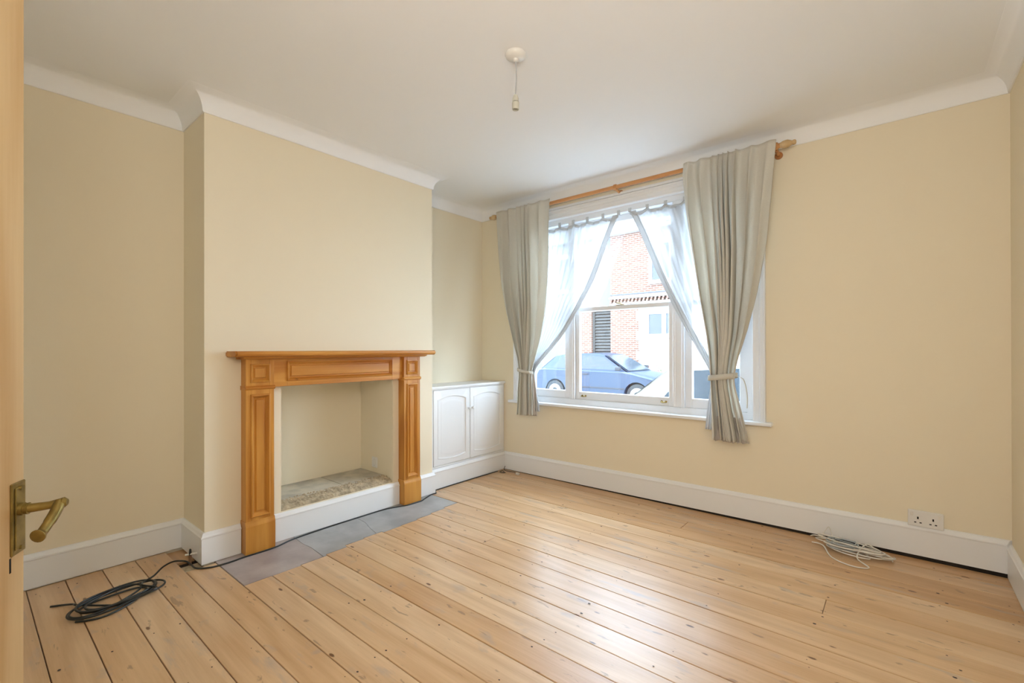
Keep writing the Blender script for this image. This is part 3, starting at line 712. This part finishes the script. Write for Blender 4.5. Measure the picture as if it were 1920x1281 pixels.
# ------------------------------------------------------------------ the pine door standing open at the left
door = thing('door_1', None, None, kind='structure')
LX, LY = -1.349 + .0, .084                 # latch edge, room face
ang = math.radians(62.4)
dv = Vector((-math.sin(ang), math.cos(ang), 0)); nv = Vector((dv.y, -dv.x, 0))   # along the leaf to the latch; out of the face, towards the room
latch = Vector((LX, LY, 0))
def dpt(a, b_, z): return latch + dv * a + nv * b_ + Vector((0, 0, z))     # a: from latch edge, b: out of the face
def dbox(bm, a0, a1, b0, b1, z0, z1, bev=0):
    t = bmesh.new(); box(t, a0, a1, b0, b1, z0, z1, bev=bev)
    for v in t.verts: v.co = dpt(v.co.x, v.co.y, v.co.z)
    me = bpy.data.meshes.new('tmp'); t.to_mesh(me); t.free(); bm.from_mesh(me); bpy.data.meshes.remove(me)
W_, T_ = .76, .044
bm = bmesh.new(); dbox(bm, -.110, 0, -T_, 0, .008, 2.04, bev=.002); obj('stile', bm, 'door', door)
bm = bmesh.new(); dbox(bm, -W_, -W_ + .11, -T_, 0, .008, 2.04, bev=.002); obj('stile', bm, 'door', door)
for z0, z1 in ((.008, .24), (.80, .98), (1.92, 2.04)):
    bm = bmesh.new(); dbox(bm, -W_ + .11, -.11, -T_ + .001, -.001, z0, z1, bev=.001); obj('rail', bm, 'door', door)
bm = bmesh.new(); dbox(bm, -W_ / 2 - .05, -W_ / 2 + .05, -T_ + .001, -.001, .24, .80, bev=.001); dbox(bm, -W_ / 2 - .05, -W_ / 2 + .05, -T_ + .001, -.001, .98, 1.92, bev=.001); obj('muntin', bm, 'door', door)
for a0, a1 in ((-W_ + .11, -W_ / 2 - .05), (-W_ / 2 + .05, -.11)):
    for z0, z1 in ((.24, .80), (.98, 1.92)):
        bm = bmesh.new(); dbox(bm, a0, a1, -T_ + .015, -.015, z0, z1); obj('panel', bm, 'door', door)
hd = None
bm = bmesh.new(); dbox(bm, -.047, -.003, 0, .004, .752, .892, bev=.0015); dbox(bm, -.040, -.010, .004, .0065, .762, .882, bev=.001)
bp_ = obj('backplate', bm, 'brass', door, label='tall brass lever backplate')
for z in (.880, .764):
    bm = bmesh.new(); tube(bm, [dpt(-.025, .004, z), dpt(-.025, .009, z)], .004, 10); obj('screw', bm, 'brass', bp_)
zh = .8385; a0 = -.026
bm = bmesh.new()
tube(bm, [dpt(a0, .005, zh), dpt(a0, .012, zh), dpt(a0, .0125, zh), dpt(a0, .019, zh), dpt(a0, .0195, zh), dpt(a0, .050, zh + .002), dpt(a0, .066, zh + .004), dpt(a0, .073, zh + .005), dpt(a0, .078, zh + .005)],
     [.0125, .0125, .0105, .0115, .009, .0078, .0095, .0105, .006], 16)
pts = spline([dpt(a0, .066, zh + .006), dpt(a0 - .020, .067, zh - .008), dpt(a0 - .043, .066, zh - .022), dpt(a0 - .062, .064, zh - .033), dpt(a0 - .073, .062, zh - .036)], 5)
tube(bm, pts, [.0095 + .0000 * i for i in range(10)] + [.0085] * 6 + [.0095, .0115, .0125, .0125, .009][:len(pts) - 16], 16)
obj('lever', bm, 'brass', bp_, smooth='auto')
bm = bmesh.new(); dbox(bm, -.048, -.043, -.001, .0006, .722, .750); obj('keyhole_slot', bm, 'hole', door)
base(door, (LX, LY, 0))

# ------------------------------------------------------------------ ceiling pendant
pe = thing('pendant_light', 'bare white pendant lampholder hanging by a short flex from the ceiling rose', 'ceiling light')
px_, py_ = -1.367, 1.665
bm = bmesh.new(); lathe(bm, [(.048, ZC), (.049, ZC - .006), (.046, ZC - .014), (.034, ZC - .022), (.014, ZC - .026), (.011, ZC - .034), (.006, ZC - .036)], (px_, py_, 0), 'z', 32); obj('ceiling_rose', bm, 'plastic', pe, smooth='auto')
bm = bmesh.new(); tube(bm, spline([(px_, py_, ZC - .034), (px_ + .003, py_ + .001, ZC - .10), (px_ + .001, py_, ZC - .15), (px_ - .001, py_, ZC - .195)], 6), .0032, 8); obj('flex', bm, 'grey_cord', pe, smooth='auto')
bm = bmesh.new(); zt = ZC - .190
lathe(bm, [(.006, zt), (.010, zt - .006), (.0145, zt - .020), (.0155, zt - .034)], (px_ - .001, py_, 0), 'z', 20); h = obj('lampholder', bm, 'holder', pe, smooth='auto')
bm = bmesh.new(); lathe(bm, [(.0140, zt - .034), (.0140, zt - .037)], (px_ - .001, py_, 0), 'z', 20); obj('groove', bm, 'hole', h)
bm = bmesh.new(); lathe(bm, [(.0165, zt - .037), (.0170, zt - .040), (.0165, zt - .066), (.0150, zt - .070), (.0125, zt - .0701), (.0125, zt - .060)], (px_ - .001, py_, 0), 'z', 20); obj('skirt_ring', bm, 'holder', h, smooth='auto')
base(pe, (px_, py_, ZC))

# ------------------------------------------------------------------ double socket on the window wall
so = thing('double_socket', 'white double wall socket just above the skirting near the right corner', 'socket')
sx0, sx1, sz0, sz1 = .033, .179, .178, .264; yf = YW - .022
obj('mounting_box', B(sx0 + .002, sx1 - .002, YW - .016, YW, sz0 + .002, sz1 - .002, bev=.002), 'plastic', so)
fp = obj('faceplate', B(sx0, sx1, yf, YW - .016, sz0, sz1, bev=.0025, segs=2), 'plastic', so)
for cx in (sx0 + .042, sx1 - .042):
    bm = bmesh.new(); box(bm, cx - .0035, cx + .0035, yf - .0006, yf + .002, sz0 + .040, sz0 + .053)
    for d in (-.011, .011): box(bm, cx + d - .0045, cx + d + .0045, yf - .0006, yf + .002, sz0 + .019, sz0 + .0245)
    obj('socket_holes', bm, 'hole', fp)
for cx in (sx0 + .017, sx1 - .017):
    obj('rocker_switch', B(cx - .006, cx + .006, yf - .0035, yf + .001, sz1 - .031, sz1 - .012, bev=.001), 'cable_white', fp)
base(so, ((sx0 + sx1) / 2, YW, sz0))

# ------------------------------------------------------------------ cables on the floor
def coil(cx, cy, rx, ry, rot, turns, z0, dz, wob, seed, per=16):
    rnd = random.Random(seed); out = []; pw = [rnd.uniform(0, 6) for _ in range(4)]
    rot0 = rot
    for i in range(int(turns * per)):
        a = 2 * PI * i / per; t = i / per; rot = rot0 + wob * .9 * math.sin(t * 1.37 + pw[0])
        k = 1 + wob * math.sin(t * 2.1 + pw[0]) + .5 * wob * math.sin(a * 2 + pw[1])
        x, y = rx * k * math.cos(a), ry * (1 + wob * math.sin(t * 1.7 + pw[2])) * math.sin(a)
        out.append((cx + x * math.cos(rot) - y * math.sin(rot) + .004 * math.sin(t * 5), cy + x * math.sin(rot) + y * math.cos(rot) + wob * .10 * math.sin(t * 1.9 + pw[3]), z0 + dz * (i / (turns * per)) + .002 * math.sin(a + pw[1])))
    return out
r_ = .0042
loop = coil(-2.755, .462, .082, .150, math.radians(18), 5.2, .0065, .022, .22, 5)
ctrl = [(-2.91, .262, .0048), (-2.885, .300, .005), (-2.85, .330, .008), (-2.81, .345, .012)] + loop + [(-2.78, .56, .03), (-2.86, .625, .022), (-2.93, .68, .026), (-2.965, .735, .024), (-2.955, .785, .010), (-2.90, .795, .0045), (-2.83, .80, .0045), (-2.785, .85, .0045)]
bm = bmesh.new(); tube(bm, spline([(-2.665, .315, .0048), (-2.640, .350, .0048), (-2.625, .40, .0048), (-2.645, .46, .0048), (-2.70, .53, .0048), (-2.78, .58, .005)], 8), r_, 8)
tag(obj('loose_cable', bm, 'black', None, smooth=True), 'loose black cable end lying in front of the coil in the left alcove', 'cable')
ctrl += [(-2.772, .91, .005), (-2.772, .96, .005), (-2.778, 1.01, .005), (-2.776, 1.10, .0045), (-2.782, 1.19, .0045), (-2.815, 1.30, .0045), (-2.83, 1.50, .0045), (-2.835, 1.75, .0045), (-2.832, 1.95, .0045), (-2.80, 2.06, .0045), (-2.778, 2.12, .0045), (-2.776, 2.24, .0045), (-2.80, 2.30, .0045), (-2.835, 2.39, .0045), (-2.835, 2.44, .0045),
        (-2.87, 2.465, .0045), (-2.895, 2.50, .0045), (-2.902, 2.7, .0045), (-2.903, 3.0, .0045), (-2.90, 3.25, .0045)]
bm = bmesh.new(); tube(bm, spline(ctrl, 5), .0044, 8)
tag(obj('coiled_cable', bm, 'black', None, smooth=True), 'long black cable coiled in the left alcove and trailing along the fireplace foot', 'cable')
# capped gas pipe stub with small white tap
gp = thing('pipe_stub', 'short capped pipe stub with a white tap by the chimney corner', 'pipe')
bm = bmesh.new(); tube(bm, [(-2.955, .806, -.018), (-2.955, .806, .035)], .007, 12); obj('pipe', bm, 'copper', gp, smooth='auto')
bm = bmesh.new(); tube(bm, [(-2.975, .790, .036), (-2.925, .828, .048)], .0055, 10); obj('tap_handle', bm, 'plastic', gp, smooth='auto')
bm = bmesh.new(); lathe(bm, [(.006, .035), (.007, .045), (.005, .066), (.003, .070)], (-2.955, .806, 0), 'z', 12); obj('cap', bm, 'black', gp, smooth='auto')
base(gp, (-2.955, .806, -.018))
# white telephone cable tangle at the window wall
wc = thing('cable_tangle', 'tangled heap of off-white and grey cable on the floor against the skirting', 'cable')
ctrl = [(-.42, 3.345, .006), (-.36, 3.325, .02)] + coil(-.215, 3.215, .135, .045, math.radians(-4), 6.3, .010, .045, .26, 11, 12) + [(-.18, 3.12, .02), (-.125, 3.05, .004), (-.20, 3.02, .004), (-.29, 3.08, .004), (-.34, 3.20, .015), (-.40, 3.24, .006)]
bm = bmesh.new(); tube(bm, spline(ctrl, 5), .0036, 6); obj('white_cable', bm, 'cable_white', wc, smooth=True)
ctrl = coil(-.245, 3.235, .075, .048, math.radians(5), 6.2, .014, .040, .2, 23, 12)
bm = bmesh.new(); tube(bm, spline(ctrl, 5), .0034, 6); obj('grey_cable', bm, 'cable_grey', wc, smooth=True, label='grey cable wound into the heap')
ctrl = coil(-.10, 3.235, .065, .022, math.radians(-8), 4.2, .006, .022, .2, 31, 12)
bm = bmesh.new(); tube(bm, spline(ctrl, 5), .0032, 6); obj('white_cable', bm, 'cable_white', wc, smooth=True)
bm = bmesh.new(); tube(bm, spline([(-.36, 3.30, .02), (-.345, 3.33, .06), (-.325, 3.335, .085), (-.31, 3.32, .05), (-.30, 3.29, .03)], 6), .002, 6); obj('white_cable', bm, 'cable_white', wc, smooth=True)
base(wc, (-.21, 3.2, 0))
# small cable ends in the far left corner
jb = thing('junction_cap', 'small pale cable connector on the floor in the corner by the cupboard', 'cable')
bm = bmesh.new(); box(bm, -2.70, -2.665, 3.27, 3.295, .0015, .018, bev=.003); obj('connector', bm, 'cable_white', jb)
bm = bmesh.new(); tube(bm, spline([(-2.70, 3.283, .009), (-2.74, 3.30, .012), (-2.80, 3.31, .006), (-2.86, 3.30, .012), (-2.875, 3.33, .04)], 6), .003, 6); obj('lead', bm, 'black', jb, smooth=True)
base(jb, (-2.68, 3.28, 0))
bm = bmesh.new(); tube(bm, spline([(-2.82, 3.255, .004), (-2.85, 3.27, .012), (-2.87, 3.25, .004), (-2.84, 3.235, .004), (-2.80, 3.25, .008)], 6), .0035, 6)
tag(obj('wire_end', bm, 'black', None, smooth=True), 'short curled black wire end on the boards at the foot of the cupboard', 'cable')

# ------------------------------------------------------------------ outside: street, houses, cars
GZ = -.42
tarm = struct('ground', B(-40, 30, 7.4 - 2.9 + .1, 14.2, GZ - .5, GZ), 'tarmac')
pv = struct('pavement', B(-40, 30, YW + .25, 4.5, GZ - .5, GZ + .09), 'paving')
pv2 = struct('pavement_far', B(-40, 30, 14.3, 30, GZ - .5, GZ + .09), 'paving')
FY = 16.0; G0 = GZ + .09
# brick terraced house
bh = thing('brick_house', 'orange brick terraced house across the street with a white painted ground floor', 'house')
bm = bmesh.new()
box(bm, -8.47, -2.0, FY, FY + 6, 3.05, 5.45); box(bm, -8.47, -7.25, FY, FY + 6, G0, 3.05); obj('brick_wall', bm, 'brick', bh)
bm = bmesh.new(); box(bm, -7.25, -2.0, FY - .05, FY + 6, G0, 2.82)
for k in range(9):
    z = G0 + k * .36; box(bm, -7.25 - (.16 if k % 2 else .06), -7.25, FY - .05, FY + .2, z, z + .33)
obj('painted_wall', bm, 'whitewash', bh)
bm = bmesh.new(); box(bm, -8.47, -1.9, FY - .14, FY, 3.03, 3.10); box(bm, -8.47, -1.9, FY - .10, FY, 2.82, 2.88); obj('string_course', bm, 'whitewash', bh)
bm = bmesh.new()
for k in range(44):
    x = -8.46 + k * .145
    prism(bm, [(x, 2.885), (x + .07, 2.885), (x + .115, 3.025), (x + .045, 3.025)], 'y', FY - .10, FY)
obj('dentil_row', bm, 'brick', bh, kind='stuff')
bm = bmesh.new(); box(bm, -8.47, -2.0, FY - .012, FY, 3.17, 3.22); obj('brick_band', bm, 'slate', bh)
bm = bmesh.new(); box(bm, -8.47, -1.8, FY - .28, FY + .1, 5.45, 5.62); box(bm, -8.47, -1.8, FY - .34, FY - .22, 5.60, 5.72); obj('eaves', bm, 'whitewash', bh)
bm = bmesh.new(); prism(bm, [(FY - .3, 5.73), (FY + 3, 7.5), (FY + 6, 5.70)], 'x', -8.47, -1.8); obj('roof', bm, 'slate', bh)
def far_window(x0, x1, z0, z1, y, nx, parent):
    bm = bmesh.new(); box(bm, x0 - .12, x1 + .12, y - .08, y - .001, z0 - .14, z0); box(bm, x0 - .12, x0, y - .05, y - .001, z0, z1); box(bm, x1, x1 + .12, y - .05, y - .001, z0, z1); box(bm, x0 - .12, x1 + .12, y - .05, y - .001, z1, z1 + .18)
    w_ = (x1 - x0) / nx
    for k in range(1, nx): box(bm, x0 + k * w_ - .07, x0 + k * w_ + .07, y - .045, y - .001, z0, z1)
    wd = obj('window', bm, 'whitewash', parent)
    for k in range(nx):
        obj('pane', B(x0 + k * w_ + (.07 if k else 0), x0 + (k + 1) * w_ - (.07 if k < nx - 1 else 0), y - .02, y - .002, z0, z1), 'far_glass', wd)
far_window(-6.90, -5.80, 1.68, 2.40, FY - .05, 2, bh)
far_window(-6.80, -5.4, 3.62, 4.9, FY, 2, bh)
far_window(-4.6, -3.4, 1.2, 2.4, FY - .05, 2, bh); far_window(-4.5, -3.3, 3.62, 4.9, FY, 2, bh)
base(bh, (-5.3, FY, G0))
gh = thing('grey_house', 'pale grey rendered house across the street left of the brick house', 'house')
bm = bmesh.new(); box(bm, -16, -8.48, FY + .25, FY + 6, 2.70, 5.5); box(bm, -16, -9.95, FY + .25, FY + 6, G0, 2.70); box(bm, -9.42, -8.48, FY + 2.2, FY + 6, G0, 2.7); obj('rendered_wall', bm, 'render', gh)
obj('brick_pier', B(-9.95, -9.42, FY + .2, FY + 2.2, G0, 2.70), 'brick', gh)
bm = bmesh.new(); prism(bm, [(FY, 5.5), (FY + 3, 7.3), (FY + 6, 5.5)], 'x', -16.2, -8.5); obj('roof', bm, 'slate', gh)
sg = obj('gate_frame', B(-9.42, -9.33, FY + .30, FY + .42, G0, 2.62), 'shutter', gh)
for k in range(24):
    z = G0 + .06 + k * .122; bm = bmesh.new(); prism(bm, [(FY + .32, z), (FY + .34, z), (FY + .40, z + .10), (FY + .38, z + .10)], 'x', -9.33, -8.48); obj('slat', bm, 'shutter', gh)
far_window(-13.5, -12.3, 1.2, 2.4, FY + .25, 2, gh); far_window(-11.6, -10.5, 3.6, 4.9, FY + .25, 2, gh)
base(gh, (-12, FY + .25, G0))
# flowering pot plant before the painted wall
fp_ = thing('potted_plant', 'small red flowering plant before the white ground floor across the street', 'plant')
rnd = random.Random(4); bm = bmesh.new(); bm2 = bmesh.new(); pxx, pyy = -6.45, 15.5
for k in range(220):
    p = Vector((pxx + rnd.gauss(0, .20), pyy + rnd.gauss(0, .12), G0 + .62 + rnd.gauss(0, .16))); tgt = bm2 if k % 3 else bm
    d = Vector((rnd.uniform(-1, 1), rnd.uniform(-1, 1), rnd.uniform(-1, 1))) * .045; e = Vector((rnd.uniform(-1, 1), rnd.uniform(-1, 1), rnd.uniform(-1, 1))) * .045
    tgt.faces.new([tgt.verts.new(p - d), tgt.verts.new(p + e), tgt.verts.new(p + d)])
obj('leaves', bm, 'leaf', fp_, kind='stuff'); obj('flowers', bm2, 'flower', fp_, kind='stuff')
bm = bmesh.new(); lathe(bm, [(.16, G0), (.22, G0 + .4), (.24, G0 + .42), (.20, G0 + .42)], (pxx, pyy, 0), 'z', 16); obj('pot', bm, 'render', fp_)
base(fp_, (pxx, pyy, G0))

def make_car(name, label, paint, cx, cy, heading, group=None):
    t = thing(name, label, 'car')
    HW = .86
    def T(x, y, z): return (x, y, z)
    wh = (-1.34, 1.32); rw = .315; ra = .37
    prof = [(-2.02, .26)]
    def arc(c):
        return [(c - ra * math.cos(a), .31 + ra * math.sin(a)) for a in [PI * k / 10 for k in range(11)] if .31 + ra * math.sin(a) >= .31]
    prof += [(wh[0] - ra, .24)] + arc(wh[0]) + [(wh[0] + ra, .22), (wh[1] - ra, .22)] + arc(wh[1]) + [(wh[1] + ra, .24), (2.05, .27), (2.14, .40), (2.12, .58), (1.98, .70), (1.6, .82), (1.12, .92), (.9, .95),
             (-1.75, .99), (-2.02, .96), (-2.10, .80), (-2.14, .50), (-2.10, .32)]
    bm = bmesh.new(); n = len(prof)
    secs = [(-HW, .0), (-HW + .05, .0), (HW - .05, .0), (HW, .0)]
    loops = []
    for k, y in enumerate((-HW, -HW + .06, -.4, .4, HW - .06, HW)):
        lp = []
        for x, z in prof:
            e = 0
            if k in (0, 5): e = 1
            xx = x * (1 - .018 * e) ; zz = z - (.035 * e if z > .8 else 0)
            yy = y
            if abs(y) > .5 and abs(x) > 1.7: yy = y * (1 - .10 * (abs(x) - 1.7) / .4)
            if e and z > .75: yy *= .985
            lp.append(bm.verts.new((xx, yy, zz)))
        loops.append(lp)
    for A, Bv in zip(loops, loops[1:]):
        for i in range(n): bm.faces.new((A[i], A[(i + 1) % n], Bv[(i + 1) % n], Bv[i]))
    bm.faces.new(loops[0]); bm.faces.new(loops[-1][::-1])
    parts = [obj('body', bm, paint, t, smooth='auto')]
    # cabin
    cab = [(-1.93, .95, .80), (-1.45, 1.36, .64), (-1.05, 1.43, .61), (-.2, 1.455, .61), (.22, 1.41, .61), (1.06, .92, .80)]
    bm = bmesh.new(); A = [bm.verts.new((x, -w_, z)) for x, z, w_ in cab]; Bv = [bm.verts.new((x, w_, z)) for x, z, w_ in cab]
    for i in range(len(cab) - 1): bm.faces.new((A[i], A[i + 1], Bv[i + 1], Bv[i]))
    bm.faces.new((A[0], A[-1], Bv[-1], Bv[0])); bm.faces.new(A); bm.faces.new(Bv[::-1])
    bmesh.ops.bevel(bm, geom=[e for e in bm.edges if e.calc_length() > .3 and any(v.co.z > 1.3 for v in e.verts)], offset=.03, segments=2, affect='EDGES')
    parts.append(obj('cabin', bm, paint, t, smooth='auto'))
    def wside(z): return .80 + (.62 - .80) * (z - .93) / .5
    for s in (-1, 1):
        for q in ([(-1.50, .995), (-.55, .995), (-.55, 1.385), (-1.24, 1.335)], [(-.48, .995), (.80, .985), (.22, 1.345), (-.48, 1.385)]):
            bm = bmesh.new(); f1 = [bm.verts.new((x, s * (wside(z) + .006), z)) for x, z in q]; f2 = [bm.verts.new((x, s * (wside(z) - .01), z)) for x, z in q]
            bm.faces.new(f1); bm.faces.new(f2[::-1])
            for i in range(4): bm.faces.new((f1[i], f1[(i + 1) % 4], f2[(i + 1) % 4], f2[i]))
            obj('side_window', bm, 'carglass', t)
        bm = bmesh.new(); box(bm, .72, .86, s * .86, s * .98, .98, 1.09, bev=.02); obj('mirror', bm, paint if paint == 'carwhite' else 'trimblack', t)
        bm = bmesh.new(); box(bm, -.38, -.20, s * .858, s * .875, .84, .87, bev=.004); obj('door_handle', bm, 'trimblack', t)
        bm = bmesh.new(); box(bm, -.95, .95, s * .855, s * .868, .46, .50, bev=.003); obj('side_strip', bm, 'trimblack', t)
        bm = bmesh.new(); box(bm, 1.86, 2.07, s * .50, s * .77, .60, .72, bev=.02); obj('headlight', bm, 'lamp', t)
        for x in wh:
            bm = bmesh.new(); lathe(bm, [(rw - .02, s * .66), (rw, s * .68), (rw, s * .83), (rw - .03, s * .85), (rw - .10, s * .845)], (x, 0, rw), 'y', 28); wl = obj('wheel', bm, 'tyre', t, smooth='auto')
            bm = bmesh.new(); lathe(bm, [(rw - .10, s * .84), (rw - .11, s * .855), (.05, s * .84), (.03, s * .85)], (x, 0, rw), 'y', 28); obj('hub_cap', bm, 'alloy', wl)
    for q in ([(1.00, .965), (.26, 1.395)], [(-1.88, .99), (-1.47, 1.335)]):
        (xa, za), (xb_, zb_) = q; o_ = .012 if xa > 0 else -.012
        bm = bmesh.new(); f = [bm.verts.new(p) for p in ((xa + o_, -.70, za + .008), (xa + o_, .70, za + .008), (xb_ + o_, .55, zb_ + .008), (xb_ + o_, -.55, zb_ + .008))]
        bm.faces.new(f); o = obj('windscreen', bm, 'carglass', t); md = o.modifiers.new('thickness', 'SOLIDIFY'); md.thickness = .006
    t.location = (cx, cy, GZ); t.rotation_euler = (0, 0, heading)
    return t
make_car('car', 'dark blue car parked across the street before the brick house', 'blue', -6.68, 12.45, 0)
make_car('car', 'white car parked close outside the window, facing right', 'carwhite', -.50, 5.65, 0)
